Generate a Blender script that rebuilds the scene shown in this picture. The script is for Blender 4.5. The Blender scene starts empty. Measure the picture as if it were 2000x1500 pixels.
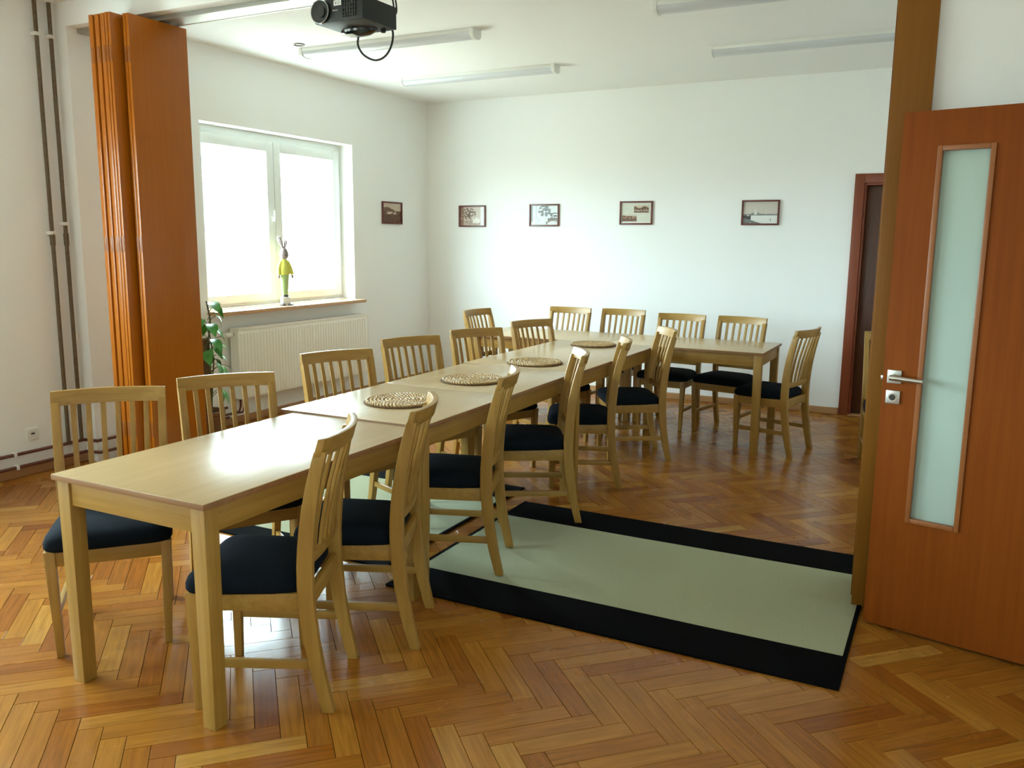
import bpy, bmesh, math, random
from mathutils import Vector, Matrix, noise as mnoise

R = math.radians
random.seed(7)
scene = bpy.context.scene
COL = scene.collection

# ------------------------------------------------------------------ camera
CAM_Z = 1.537
YAW, PITCH, ROLL, FPX = 0.4749, 0.16675, 0.00923, 1661.4
_f = Vector((-math.sin(YAW) * math.cos(PITCH), math.cos(YAW) * math.cos(PITCH), -math.sin(PITCH)))
_r = Vector((math.cos(YAW), math.sin(YAW), 0))
_u = _r.cross(_f)
_r2 = math.cos(ROLL) * _r + math.sin(ROLL) * _u
_u2 = -math.sin(ROLL) * _r + math.cos(ROLL) * _u
cam_data = bpy.data.cameras.new('camera')
cam_data.sensor_fit = 'HORIZONTAL'
cam_data.sensor_width = 36.0
cam_data.lens = FPX / 2000 * 36.0
cam_data.clip_start = 0.05
cam = bpy.data.objects.new('camera', cam_data)
COL.objects.link(cam)
cam.matrix_world = Matrix(((_r2.x, _u2.x, -_f.x, 0), (_r2.y, _u2.y, -_f.y, 0), (_r2.z, _u2.z, -_f.z, CAM_Z), (0, 0, 0, 1)))
scene.camera = cam

# ------------------------------------------------------------------ world and exposure
SKY = 6.0
world = bpy.data.worlds.new('overcast_sky')
scene.world = world
world.use_nodes = True
bg = world.node_tree.nodes['Background']
# overcast sky above the horizon, darker ground below it
_nt = world.node_tree
_tc = _nt.nodes.new('ShaderNodeTexCoord')
_sx = _nt.nodes.new('ShaderNodeSeparateXYZ')
_rp = _nt.nodes.new('ShaderNodeValToRGB')
_rp.color_ramp.elements[0].position, _rp.color_ramp.elements[0].color = 0.48, (0.25, 0.29, 0.26, 1)
_rp.color_ramp.elements[1].position, _rp.color_ramp.elements[1].color = 0.52, (0.745, 0.965, 1.07, 1)
_mr = _nt.nodes.new('ShaderNodeMapRange')
_mr.inputs['From Min'].default_value = -1.0
_nt.links.new(_tc.outputs['Generated'], _sx.inputs[0])
_nt.links.new(_sx.outputs['Z'], _mr.inputs['Value'])
_nt.links.new(_mr.outputs['Result'], _rp.inputs['Fac'])
_nt.links.new(_rp.outputs['Color'], bg.inputs['Color'])
bg.inputs['Strength'].default_value = SKY
vs = scene.view_settings
vs.view_transform = 'Standard'
vs.look = 'None'
vs.gamma = 1.0
vs.use_curve_mapping = False
vs.exposure = 3.03
scene.cycles.use_denoising = True
scene.cycles.max_bounces = 10
scene.cycles.diffuse_bounces = 6
scene.cycles.use_adaptive_sampling = True
scene.cycles.adaptive_threshold = 0.03
scene.cycles.sample_clamp_indirect = 8.0

# room numbers
XW, YB, ZC = -5.275, 8.155, 3.008          # window wall, back wall, ceiling
XR, YN = 0.66, -3.4                        # right wall, near wall behind the camera
WIN = dict(y0=4.935, y1=6.83, z0=0.955, z1=2.435)
NEAR_WINS = [(0.75, 2.65), (-2.45, -0.55)]  # windows of the near half of the room, left of the frame
XF = -5.46                                  # window frame plane


def portal(y0, y1, z0, z1):
    l = bpy.data.lights.new('window_portal', 'AREA')
    l.shape = 'RECTANGLE'
    l.size, l.size_y = (y1 - y0), (z1 - z0)
    l.cycles.is_portal = True
    o = bpy.data.objects.new('window_portal', l)
    o.location = (XF - 0.12, (y0 + y1) / 2, (z0 + z1) / 2)
    o.rotation_euler = (R(90), 0, R(-90))
    COL.objects.link(o)


portal(WIN['y0'], WIN['y1'], WIN['z0'], WIN['z1'])
for a, b in NEAR_WINS:
    portal(a, b, WIN['z0'], WIN['z1'])


# ------------------------------------------------------------------ materials
def new_mat(name):
    m = bpy.data.materials.new(name)
    m.use_nodes = True
    nt = m.node_tree
    return m, nt, nt.nodes['Principled BSDF']


def plain(name, col, rough=0.5, metal=0.0, spec=0.5, bump=0.0, bscale=300, var=0.0):
    m, nt, p = new_mat(name)
    p.inputs['Base Color'].default_value = (*col, 1)
    p.inputs['Roughness'].default_value = rough
    p.inputs['Metallic'].default_value = metal
    p.inputs['Specular IOR Level'].default_value = spec
    tc = nt.nodes.new('ShaderNodeTexCoord')
    n = nt.nodes.new('ShaderNodeTexNoise')
    n.inputs['Scale'].default_value = bscale
    n.inputs['Detail'].default_value = 3
    nt.links.new(tc.outputs['Object'], n.inputs['Vector'])
    if var > 0:
        mix = nt.nodes.new('ShaderNodeMixRGB')
        mix.blend_type = 'MULTIPLY'
        mix.inputs['Fac'].default_value = 1
        mix.inputs['Color1'].default_value = (*col, 1)
        r = nt.nodes.new('ShaderNodeValToRGB')
        r.color_ramp.elements[0].position = 0.3
        r.color_ramp.elements[1].position = 0.7
        r.color_ramp.elements[0].color = (1 - var, 1 - var, 1 - var, 1)
        r.color_ramp.elements[1].color = (1, 1, 1, 1)
        nt.links.new(n.outputs['Fac'], r.inputs['Fac'])
        nt.links.new(r.outputs['Color'], mix.inputs['Color2'])
        nt.links.new(mix.outputs['Color'], p.inputs['Base Color'])
    if bump > 0:
        b = nt.nodes.new('ShaderNodeBump')
        b.inputs['Strength'].default_value = bump
        b.inputs['Distance'].default_value = 0.002
        nt.links.new(n.outputs['Fac'], b.inputs['Height'])
        nt.links.new(b.outputs['Normal'], p.inputs['Normal'])
    return m


def wood(name, c0, c1, axis='z', rough=0.4, stretch=14.0, scale=3.0, spec=0.5, contrast=(0.3, 0.7)):
    m, nt, p = new_mat(name)
    tc = nt.nodes.new('ShaderNodeTexCoord')
    mp = nt.nodes.new('ShaderNodeMapping')
    s = [stretch, stretch, stretch]
    s['xyz'.index(axis)] = 0.7
    mp.inputs['Scale'].default_value = s
    oi = nt.nodes.new('ShaderNodeObjectInfo')
    add = nt.nodes.new('ShaderNodeVectorMath')
    add.operation = 'ADD'
    mul = nt.nodes.new('ShaderNodeMath')
    mul.operation = 'MULTIPLY'
    mul.inputs[1].default_value = 37.0
    nt.links.new(oi.outputs['Random'], mul.inputs[0])
    nt.links.new(tc.outputs['Object'], mp.inputs['Vector'])
    nt.links.new(mp.outputs['Vector'], add.inputs[0])
    nt.links.new(mul.outputs[0], add.inputs[1])
    n = nt.nodes.new('ShaderNodeTexNoise')
    n.inputs['Scale'].default_value = scale
    n.inputs['Detail'].default_value = 5
    n.inputs['Roughness'].default_value = 0.6
    n.inputs['Distortion'].default_value = 0.35
    nt.links.new(add.outputs[0], n.inputs['Vector'])
    r = nt.nodes.new('ShaderNodeValToRGB')
    r.color_ramp.elements[0].position, r.color_ramp.elements[1].position = contrast
    r.color_ramp.elements[0].color = (*c0, 1)
    r.color_ramp.elements[1].color = (*c1, 1)
    nt.links.new(n.outputs['Fac'], r.inputs['Fac'])
    nt.links.new(r.outputs['Color'], p.inputs['Base Color'])
    p.inputs['Roughness'].default_value = rough
    p.inputs['Specular IOR Level'].default_value = spec
    return m


BEECH0, BEECH1 = (0.295, 0.155, 0.025), (0.405, 0.226, 0.045)
M = {}
for ax in 'xyz':
    M['beech_' + ax] = wood('beech_wood_' + ax, BEECH0, BEECH1, ax, rough=0.42)
M['edge_band'] = wood('brown_edge_band', (0.22, 0.10, 0.035), (0.30, 0.15, 0.055), 'x', rough=0.45)
for ax in 'xy':
    M['top_' + ax] = wood('table_veneer_' + ax, (0.465, 0.315, 0.135), (0.545, 0.38, 0.18), ax, rough=0.28, stretch=11, scale=2.2, spec=0.9)
M['cherry_z'] = wood('cherry_veneer_upright', (0.20, 0.043, 0.001), (0.24, 0.056, 0.002), 'z', rough=0.5, spec=0.15, stretch=16)
M['cherry_x'] = wood('cherry_veneer_level', (0.215, 0.060, 0.006), (0.275, 0.082, 0.009), 'x', rough=0.36, stretch=16)
M['panel_z'] = wood('cherry_panel_lacquer', (0.37, 0.102, 0.004), (0.41, 0.118, 0.006), 'z', rough=0.28, stretch=16, spec=0.35)
M['post_wood'] = wood('honey_post_veneer', (0.205, 0.074, 0.003), (0.24, 0.090, 0.005), 'z', rough=0.45, spec=0.3, stretch=16)
M['bead'] = wood('cherry_glazing_bead', (0.27, 0.088, 0.02), (0.32, 0.11, 0.03), 'z', rough=0.35)
M['back_door'] = wood('dark_door_veneer', (0.07, 0.022, 0.007), (0.10, 0.03, 0.01), 'z', rough=0.4)
M['back_frame'] = wood('red_brown_frame', (0.19, 0.038, 0.012), (0.23, 0.05, 0.016), 'z', rough=0.4)
M['base_wood'] = wood('baseboard_wood', (0.40, 0.20, 0.08), (0.50, 0.28, 0.12), 'x', rough=0.4)
M['base_wood_y'] = wood('baseboard_wood_y', (0.38, 0.19, 0.08), (0.46, 0.25, 0.11), 'y', rough=0.4)
M['sill_wood'] = wood('sill_laminate', (0.50, 0.27, 0.13), (0.58, 0.34, 0.17), 'y', rough=0.28)
M['wall'] = plain('white_wall_paint', (0.90, 0.905, 0.885), 0.9, bump=0.12, bscale=160, spec=0.2)
M['ceiling'] = plain('white_ceiling_paint', (0.90, 0.905, 0.885), 0.95, bump=0.08, bscale=120, spec=0.1)
M['white_metal'] = plain('white_enamel', (0.80, 0.80, 0.76), 0.35)
M['radiator'] = plain('radiator_enamel', (0.88, 0.87, 0.80), 0.35)
M['upvc'] = plain('white_window_plastic', (0.80, 0.83, 0.80), 0.35)
M['fabric'] = plain('navy_black_seat_cloth', (0.0045, 0.008, 0.013), 0.92, bump=0.4, bscale=900, spec=0.15, var=0.3)
M['pipe'] = plain('bronze_painted_pipe', (0.16, 0.115, 0.06), 0.4, metal=0.3, bscale=60, var=0.3)
M['pipe_red'] = plain('red_brown_pipe_paint', (0.14, 0.045, 0.03), 0.45)
M['chrome'] = plain('satin_chrome', (0.62, 0.62, 0.60), 0.25, metal=1.0)
M['steel'] = plain('brushed_nickel', (0.50, 0.50, 0.46), 0.38, metal=1.0)
M['dark_hole'] = plain('dark_metal', (0.05, 0.05, 0.045), 0.4, metal=0.6)
M['alu'] = plain('grey_track_aluminium', (0.42, 0.42, 0.39), 0.4, metal=0.7)
M['black_plastic'] = plain('charcoal_plastic', (0.009, 0.011, 0.012), 0.5, bump=0.1, bscale=500)
M['black_gloss'] = plain('black_gloss_plastic', (0.01, 0.012, 0.013), 0.15)
M['grey_ring'] = plain('grey_lens_ring', (0.35, 0.37, 0.37), 0.3, metal=0.4)
M['label_white'] = plain('white_sticker', (0.75, 0.77, 0.74), 0.5)
M['label_ink'] = plain('dark_ink', (0.05, 0.06, 0.06), 0.6)
M['cable'] = plain('black_cable', (0.012, 0.014, 0.014), 0.5)
M['lens_glass'] = plain('lens_glass', (0.012, 0.014, 0.025), 0.05, spec=0.8)
M['diffuser'] = plain('opal_diffuser', (0.62, 0.64, 0.66), 0.3)
M['straw'] = plain('woven_straw', (0.66, 0.43, 0.17), 0.36, bump=0.3, bscale=70, var=0.5, spec=0.6)
M['straw_shade'] = plain('straw_gap_shade', (0.13, 0.065, 0.022), 0.8)  # dark brown paints the shadow between the plaits
M['rug_light'] = plain('sage_rug_pile', (0.43, 0.45, 0.30), 0.95, bump=0.9, bscale=240, var=0.22, spec=0.1)
M['rug_dark'] = plain('black_rug_border', (0.0035, 0.0035, 0.004), 0.95, bump=0.6, bscale=500, var=0.3, spec=0.05)
M['leaf'] = plain('glossy_leaf', (0.07, 0.30, 0.035), 0.3, bscale=40, var=0.4)
M['stem'] = plain('green_brown_stem', (0.10, 0.11, 0.04), 0.6)
M['moss'] = plain('coir_pole', (0.22, 0.13, 0.06), 0.95, bump=1.0, bscale=150, var=0.5)
M['pot'] = plain('brown_ceramic_pot', (0.20, 0.10, 0.05), 0.4)
M['soil'] = plain('potting_soil', (0.04, 0.025, 0.015), 0.95, bump=1.0, bscale=120)
M['bunny_grey'] = plain('grey_brown_paint', (0.30, 0.24, 0.22), 0.6, bscale=60, var=0.25)
M['bunny_inner'] = plain('pale_pink_grey_paint', (0.50, 0.42, 0.42), 0.6)
M['bunny_yellow'] = plain('yellow_paint', (0.66, 0.66, 0.12), 0.55)
M['bunny_green'] = plain('green_paint', (0.36, 0.50, 0.20), 0.55)
M['bunny_white'] = plain('white_block_paint', (0.72, 0.72, 0.68), 0.55)
M['bunny_dark'] = plain('dark_shoe_paint', (0.06, 0.05, 0.05), 0.5)
M['frame_red'] = plain('red_brown_picture_frame', (0.13, 0.028, 0.02), 0.35)
M['floor_gap'] = plain('dark_joint', (0.05, 0.024, 0.01), 0.9)
M['screed'] = plain('grey_screed', (0.3, 0.28, 0.25), 0.9)


def glass_mat(name, tint, gloss=0.06):
    m = bpy.data.materials.new(name)
    m.use_nodes = True
    nt = m.node_tree
    nt.nodes.clear()
    out = nt.nodes.new('ShaderNodeOutputMaterial')
    mix = nt.nodes.new('ShaderNodeMixShader')
    tr = nt.nodes.new('ShaderNodeBsdfTransparent')
    tr.inputs['Color'].default_value = (*tint, 1)
    gl = nt.nodes.new('ShaderNodeBsdfGlossy')
    gl.inputs['Roughness'].default_value = 0.02
    mix.inputs['Fac'].default_value = gloss
    nt.links.new(tr.outputs[0], mix.inputs[1])
    nt.links.new(gl.outputs[0], mix.inputs[2])
    nt.links.new(mix.outputs[0], out.inputs['Surface'])
    return m


M['glass'] = glass_mat('clear_window_glass', (0.96, 0.98, 0.97))


def frosted():
    m = bpy.data.materials.new('frosted_door_glass')
    m.use_nodes = True
    nt = m.node_tree
    p = nt.nodes['Principled BSDF']
    out = nt.nodes['Material Output']
    p.inputs['Base Color'].default_value = (0.62, 0.74, 0.66, 1)
    p.inputs['Roughness'].default_value = 0.55
    tl = nt.nodes.new('ShaderNodeBsdfTranslucent')
    tl.inputs['Color'].default_value = (0.80, 0.93, 0.86, 1)
    mix = nt.nodes.new('ShaderNodeMixShader')
    mix.inputs['Fac'].default_value = 0.45
    n = nt.nodes.new('ShaderNodeTexNoise')
    n.inputs['Scale'].default_value = 220
    b = nt.nodes.new('ShaderNodeBump')
    b.inputs['Strength'].default_value = 0.3
    b.inputs['Distance'].default_value = 0.002
    nt.links.new(n.outputs['Fac'], b.inputs['Height'])
    nt.links.new(b.outputs['Normal'], p.inputs['Normal'])
    nt.links.new(p.outputs[0], mix.inputs[1])
    nt.links.new(tl.outputs[0], mix.inputs[2])
    nt.links.new(mix.outputs[0], out.inputs['Surface'])
    return m


M['frosted'] = frosted()


def parquet():
    m, nt, p = new_mat('oak_parquet_block')
    at = nt.nodes.new('ShaderNodeAttribute')
    at.attribute_name = 'tone'
    ramp = nt.nodes.new('ShaderNodeValToRGB')
    cr = ramp.color_ramp
    cols = [(0.0, (0.20, 0.053, 0.005)), (0.15, (0.265, 0.080, 0.008)), (0.5, (0.335, 0.123, 0.014)), (0.85, (0.40, 0.170, 0.024)), (1.0, (0.46, 0.23, 0.046))]
    cr.elements[0].position, cr.elements[0].color = cols[0][0], (*cols[0][1], 1)
    cr.elements[1].position, cr.elements[1].color = cols[-1][0], (*cols[-1][1], 1)
    for pos, c in cols[1:-1]:
        e = cr.elements.new(pos)
        e.color = (*c, 1)
    nt.links.new(at.outputs['Fac'], ramp.inputs['Fac'])
    uv = nt.nodes.new('ShaderNodeUVMap')
    uv.uv_map = 'grain'
    mp = nt.nodes.new('ShaderNodeMapping')
    mp.inputs['Scale'].default_value = (1.5, 24, 1)
    n = nt.nodes.new('ShaderNodeTexNoise')
    n.inputs['Scale'].default_value = 3.0
    n.inputs['Detail'].default_value = 5
    n.inputs['Distortion'].default_value = 0.4
    nt.links.new(uv.outputs['UV'], mp.inputs['Vector'])
    nt.links.new(mp.outputs['Vector'], n.inputs['Vector'])
    g = nt.nodes.new('ShaderNodeValToRGB')
    g.color_ramp.elements[0].position, g.color_ramp.elements[1].position = 0.28, 0.72
    g.color_ramp.elements[0].color = (0.72, 0.70, 0.66, 1)
    g.color_ramp.elements[1].color = (1.12, 1.12, 1.1, 1)
    nt.links.new(n.outputs['Fac'], g.inputs['Fac'])
    mx = nt.nodes.new('ShaderNodeMixRGB')
    mx.blend_type = 'MULTIPLY'
    mx.inputs['Fac'].default_value = 1
    nt.links.new(ramp.outputs['Color'], mx.inputs['Color1'])
    nt.links.new(g.outputs['Color'], mx.inputs['Color2'])
    nt.links.new(mx.outputs['Color'], p.inputs['Base Color'])
    tc = nt.nodes.new('ShaderNodeTexCoord')
    w = nt.nodes.new('ShaderNodeTexNoise')
    w.inputs['Scale'].default_value = 2.2
    w.inputs['Detail'].default_value = 4
    nt.links.new(tc.outputs['Object'], w.inputs['Vector'])
    mr = nt.nodes.new('ShaderNodeMapRange')
    mr.inputs['From Min'].default_value, mr.inputs['From Max'].default_value = 0.3, 0.7
    mr.inputs['To Min'].default_value, mr.inputs['To Max'].default_value = 0.17, 0.33
    nt.links.new(w.outputs['Fac'], mr.inputs['Value'])
    nt.links.new(mr.outputs['Result'], p.inputs['Roughness'])
    p.inputs['Specular IOR Level'].default_value = 0.3
    b = nt.nodes.new('ShaderNodeBump')
    b.inputs['Strength'].default_value = 0.06
    b.inputs['Distance'].default_value = 0.001
    nt.links.new(n.outputs['Fac'], b.inputs['Height'])
    nt.links.new(b.outputs['Normal'], p.inputs['Normal'])
    return m


M['parquet'] = parquet()


def print_mat():
    m, nt, p = new_mat('printed_photograph')
    at = nt.nodes.new('ShaderNodeAttribute')
    at.attribute_name = 'ink'
    nt.links.new(at.outputs['Color'], p.inputs['Base Color'])
    p.inputs['Roughness'].default_value = 0.3
    return m


M['print'] = print_mat()


# ------------------------------------------------------------------ mesh helpers
class MB:
    def __init__(self):
        self.v, self.f = [], []

    def add(self, verts, faces):
        o = len(self.v)
        self.v += [tuple(x) for x in verts]
        self.f += [tuple(i + o for i in q) for q in faces]
        return self

    def box(self, a, b):
        x0, y0, z0 = a
        x1, y1, z1 = b
        return self.add([(x0, y0, z0), (x1, y0, z0), (x1, y1, z0), (x0, y1, z0), (x0, y0, z1), (x1, y0, z1), (x1, y1, z1), (x0, y1, z1)],
                        [(0, 3, 2, 1), (4, 5, 6, 7), (0, 1, 5, 4), (1, 2, 6, 5), (2, 3, 7, 6), (3, 0, 4, 7)])

    def loft(self, secs, cap=True, close=False):
        n = len(secs[0])
        vs = [p for s in secs for p in s]
        fs = []
        m = len(secs)
        for i in range(m if close else m - 1):
            j = (i + 1) % m
            for k in range(n):
                l = (k + 1) % n
                fs.append((i * n + k, i * n + l, j * n + l, j * n + k))
        if cap and not close:
            fs.append(tuple(reversed(range(n))))
            fs.append(tuple((m - 1) * n + k for k in range(n)))
        return self.add(vs, fs)

    def tube(self, pts, r, seg=10, close=False):
        pts = [Vector(p) for p in pts]
        secs = []
        rs = r if isinstance(r, (list, tuple)) else [r] * len(pts)
        up = None
        for i, p in enumerate(pts):
            a = pts[i - 1] if (i > 0 or close) else pts[0]
            b = pts[(i + 1) % len(pts)] if (i < len(pts) - 1 or close) else pts[-1]
            t = (b - a).normalized()
            if up is None:
                up = Vector((0, 0, 1)) if abs(t.z) < 0.9 else Vector((1, 0, 0))
            s = t.cross(up)
            if s.length < 1e-4:
                s = t.orthogonal()
            s.normalize()
            u = s.cross(t).normalized()
            up = u
            secs.append([p + (s * math.cos(2 * math.pi * k / seg) + u * math.sin(2 * math.pi * k / seg)) * rs[i] for k in range(seg)])
        return self.loft(secs, True, close)

    def lathe(self, prof, seg=24, at=(0, 0, 0), sx=1.0, sy=1.0):
        secs = []
        for r, z in prof:
            secs.append([(at[0] + r * sx * math.cos(2 * math.pi * k / seg), at[1] + r * sy * math.sin(2 * math.pi * k / seg), at[2] + z) for k in range(seg)])
        return self.loft(secs)

    def prism(self, poly, lo, hi, axis):
        """poly: 2-D outline in the two remaining axes, extruded along axis from lo to hi"""
        def P(a, b, c):
            return {'x': (c, a, b), 'y': (a, c, b), 'z': (a, b, c)}[axis]
        return self.loft([[P(a, b, lo) for a, b in poly], [P(a, b, hi) for a, b in poly]])

    def mesh(self, name, mat, bevel=0.0, seg=2, smooth=True, angle=35):
        bm = bmesh.new()
        vs = [bm.verts.new(v) for v in self.v]
        for q in self.f:
            try:
                bm.faces.new([vs[i] for i in q])
            except ValueError:
                pass
        bmesh.ops.recalc_face_normals(bm, faces=bm.faces)
        if bevel > 0:
            es = [e for e in bm.edges if len(e.link_faces) == 2 and e.calc_face_angle(0) > R(28)]
            bmesh.ops.bevel(bm, geom=es, offset=bevel, segments=seg, profile=0.6, affect='EDGES', clamp_overlap=True)
        me = bpy.data.meshes.new(name)
        bm.to_mesh(me)
        bm.free()
        me.materials.append(M[mat] if isinstance(mat, str) else mat)
        if smooth:
            me.polygons.foreach_set('use_smooth', [True] * len(me.polygons))
            me.set_sharp_from_angle(angle=R(angle))
        return me

    def build(self, name, mat, parent=None, **kw):
        o = bpy.data.objects.new(name, self.mesh(name, mat, **kw))
        COL.objects.link(o)
        if parent:
            o.parent = parent
        return o


def tag(o, label=None, cat=None, group=None, kind=None):
    if label:
        o['label'] = label
    if cat:
        o['category'] = cat
    if group:
        o['group'] = group
    if kind:
        o['kind'] = kind
    return o


def empty(name, loc=(0, 0, 0), rz=0.0):
    o = bpy.data.objects.new(name, None)
    COL.objects.link(o)
    o.location = loc
    o.rotation_euler = (0, 0, rz)
    o.empty_display_size = 0.1
    return o


def copy_tree(o, parent=None):
    c = o.copy()
    COL.objects.link(c)
    c.parent = parent
    for ch in list(o.children):
        copy_tree(ch, c)
    return c


def bx(a, b):
    return MB().box(a, b)


# ------------------------------------------------------------------ room shell
WT = 0.42
floor = bx((XW, YN, -0.12), (XR, YB, -0.014)).build('floor', 'floor_gap', smooth=False)
tag(floor, 'herringbone oak parquet floor', kind='structure')
bx((XW - WT, YN - 0.2, ZC), (XR + 0.9, YB + 0.3, ZC + 0.15)).build('ceiling', 'ceiling', smooth=False)['kind'] = 'structure'

w = MB()
wins = sorted([(WIN['y0'], WIN['y1'])] + NEAR_WINS)
w.box((XW - WT, YN - 0.2, -0.12), (XW, YB + 0.3, WIN['z0'] - 0.03))
w.box((XW - WT, YN - 0.2, WIN['z1']), (XW, YB + 0.3, ZC))
ys = [YN - 0.2] + [v for ab in wins for v in ab] + [YB + 0.3]
for i in range(0, len(ys), 2):
    w.box((XW - WT, ys[i], WIN['z0'] - 0.03), (XW, ys[i + 1], WIN['z1']))
w.build('wall_left', 'wall', smooth=False)['kind'] = 'structure'

DX0, DX1, DZ = -0.755, 0.07, 2.06           # door opening in the back wall
w = MB()
w.box((XW, YB, -0.12), (DX0, YB + 0.3, ZC))
w.box((DX1, YB, -0.12), (XR + 0.9, YB + 0.3, ZC))
w.box((DX0, YB, DZ), (DX1, YB + 0.3, ZC))
w.box((DX0, YB + 0.12, -0.12), (DX1, YB + 0.3, DZ))
w.build('wall_back', 'wall', smooth=False)['kind'] = 'structure'

OY0, OY1 = 2.58, 3.43                       # door opening in the right wall
w = MB()
w.box((XR, YN - 0.2, -0.12), (XR + 0.16, OY0, ZC))
w.box((XR, OY1, -0.12), (XR + 0.16, YB, ZC))
w.box((XR, OY0, 2.06), (XR + 0.16, OY1, ZC))
w.box((XR + 0.75, OY0 - 0.6, -0.12), (XR + 0.9, OY1 + 0.6, ZC))
w.box((XR + 0.16, OY0 - 0.6, -0.12), (XR + 0.75, OY0 - 0.5, ZC))
w.box((XR + 0.16, OY1 + 0.5, -0.12), (XR + 0.75, OY1 + 0.6, ZC))
w.box((XR, OY0 - 0.5, -0.12), (XR + 0.75, OY1 + 0.5, -0.005))
w.build('wall_right', 'wall', smooth=False)['kind'] = 'structure'
bx((XW, YN - 0.2, -0.12), (XR, YN, ZC)).build('wall_near', 'wall', smooth=False)['kind'] = 'structure'

# dividing beam, pilaster and stub wall that carry the folding partition
YP0, YP1 = 3.78, 4.06
bx((XW, YP0, 2.862), (XR, YP1, ZC)).build('trim_1', 'wall', smooth=False)['kind'] = 'structure'
bx((XW, YP0, 0), (-5.165, YP1, 2.862)).build('trim_2', 'wall', smooth=False)['kind'] = 'structure'
bx((-0.13, YP0, 0), (XR, YP1, 2.862)).build('wall_stub', 'wall', smooth=False)['kind'] = 'structure'
post = empty('trim_3', (-0.2, 3.9, 0))
tag(post, 'honey brown partition post beside the open door', kind='structure')
bx((-0.075, -0.155, 0), (0.07, 0.17, 2.862)).build('post_board', 'post_wood', post, bevel=0.003)
bx((-0.088, -0.05, 0.0), (-0.075, 0.06, 2.86)).build('receiver_strip', 'post_wood', post, bevel=0.002)

trk = empty('trim_4', (-5.165, 3.93, 2.862))
tag(trk, 'grey aluminium ceiling track of the folding partition', kind='structure')
for nm, y0, y1, z0, z1 in (('track_channel', -0.075, 0.062, -0.030, 0.0), ('track_lip', 0.062, 0.075, -0.034, 0.0)):
    bx((0, y0, z0), (5.0, y1, z1)).build(nm, 'alu' if nm == 'track_channel' else 'white_metal', trk, bevel=0.001)

# baseboards
bx((XW + 0.0185, YB - 0.018, 0), (-0.84, YB, 0.06)).build('baseboard_back', 'base_wood', bevel=0.004)['kind'] = 'structure'
w = MB().box((XW, YN, 0), (XW + 0.018, YP0, 0.06))
w.build('baseboard_left', 'base_wood_y', bevel=0.004)['kind'] = 'structure'
bx((XW, YP1, 0), (XW + 0.018, YB - 0.018, 0.06)).build('baseboard_window', 'base_wood_y', bevel=0.004)['kind'] = 'structure'
bx((-0.13, YP0 - 0.018, 0), (XR, YP0, 0.06)).build('baseboard_stub', 'base_wood', bevel=0.004)['kind'] = 'structure'


# ------------------------------------------------------------------ herringbone parquet
def clip(poly, ax, val, keep_less):
    out = []
    for i in range(len(poly)):
        a, b = poly[i], poly[(i + 1) % len(poly)]
        ia = (a[ax] <= val) if keep_less else (a[ax] >= val)
        ib = (b[ax] <= val) if keep_less else (b[ax] >= val)
        if ia:
            out.append(a)
        if ia != ib:
            t = (val - a[ax]) / (b[ax] - a[ax])
            out.append((a[0] + t * (b[0] - a[0]), a[1] + t * (b[1] - a[1])))
    return out


def project(p):
    d = Vector(p) - Vector((0, 0, CAM_Z))
    z = d.dot(_f)
    if z < 0.1:
        return None
    return 1000 + FPX * d.dot(_r2) / z, 750 - FPX * d.dot(_u2) / z


PW, PL = 0.0763, 0.3815
planks = []
S2 = math.sqrt(0.5)
AX0, AY0 = -1.475, 2.648
rngp = random.Random(3)


def rot45(u, v):
    return (AX0 + (u + v) * S2, AY0 + (v - u) * S2)   # u runs down to the right, v up to the right


def plank(u0, v0, du, dv, along_u):
    g = 0.0009
    q = [(u0 + g, v0 + g), (u0 + du - g, v0 + g), (u0 + du - g, v0 + dv - g), (u0 + g, v0 + dv - g)]
    poly = [rot45(*p) for p in q]
    if max(p[0] for p in poly) < XW or min(p[0] for p in poly) > XR or max(p[1] for p in poly) < YN or min(p[1] for p in poly) > YB:
        return
    for ax, val, less in ((0, XW + 0.002, False), (0, XR - 0.002, True), (1, YN + 0.002, False), (1, YB - 0.002, True)):
        poly = clip(poly, ax, val, less)
        if len(poly) < 3:
            return
    area = abs(sum(poly[i][0] * poly[(i + 1) % len(poly)][1] - poly[(i + 1) % len(poly)][0] * poly[i][1] for i in range(len(poly)))) / 2
    if area < 1e-4:
        return
    planks.append((poly, along_u, (rngp.random() + rngp.random()) / 2, rngp.random() * 50))


N = int(PL / PW + 0.5)
for k in range(-160, 160):
    for j in range(-30, 30):
        # one zigzag step moves by (PW, PW) in (u, v); the next row of the weave by (2N, 0)
        bu, bv = k * PW + j * 2 * PL, k * PW
        plank(bu, bv, PL, PW, True)
        plank(bu + PL, bv - PL + PW, PW, PL, False)


def plank_geo(poly, z0, z1, ch=0.0011):
    cx = sum(p[0] for p in poly) / len(poly)
    cy = sum(p[1] for p in poly) / len(poly)
    n = len(poly)
    s = 1 - ch / 0.04
    top = [(cx + (x - cx) * (1 - ch / max(0.02, math.hypot(x - cx, y - cy))), cy + (y - cy) * (1 - ch / max(0.02, math.hypot(x - cx, y - cy))), z1) for x, y in poly]
    mid = [(x, y, z1 - 0.0008) for x, y in poly]
    bot = [(x, y, z0) for x, y in poly]
    vs = bot + mid + top
    fs = []
    for lvl in (0, 1):
        for i in range(n):
            j = (i + 1) % n
            fs.append((lvl * n + i, lvl * n + j, (lvl + 1) * n + j, (lvl + 1) * n + i))
    fs.append(tuple(2 * n + i for i in range(n)))
    return vs, fs


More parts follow.
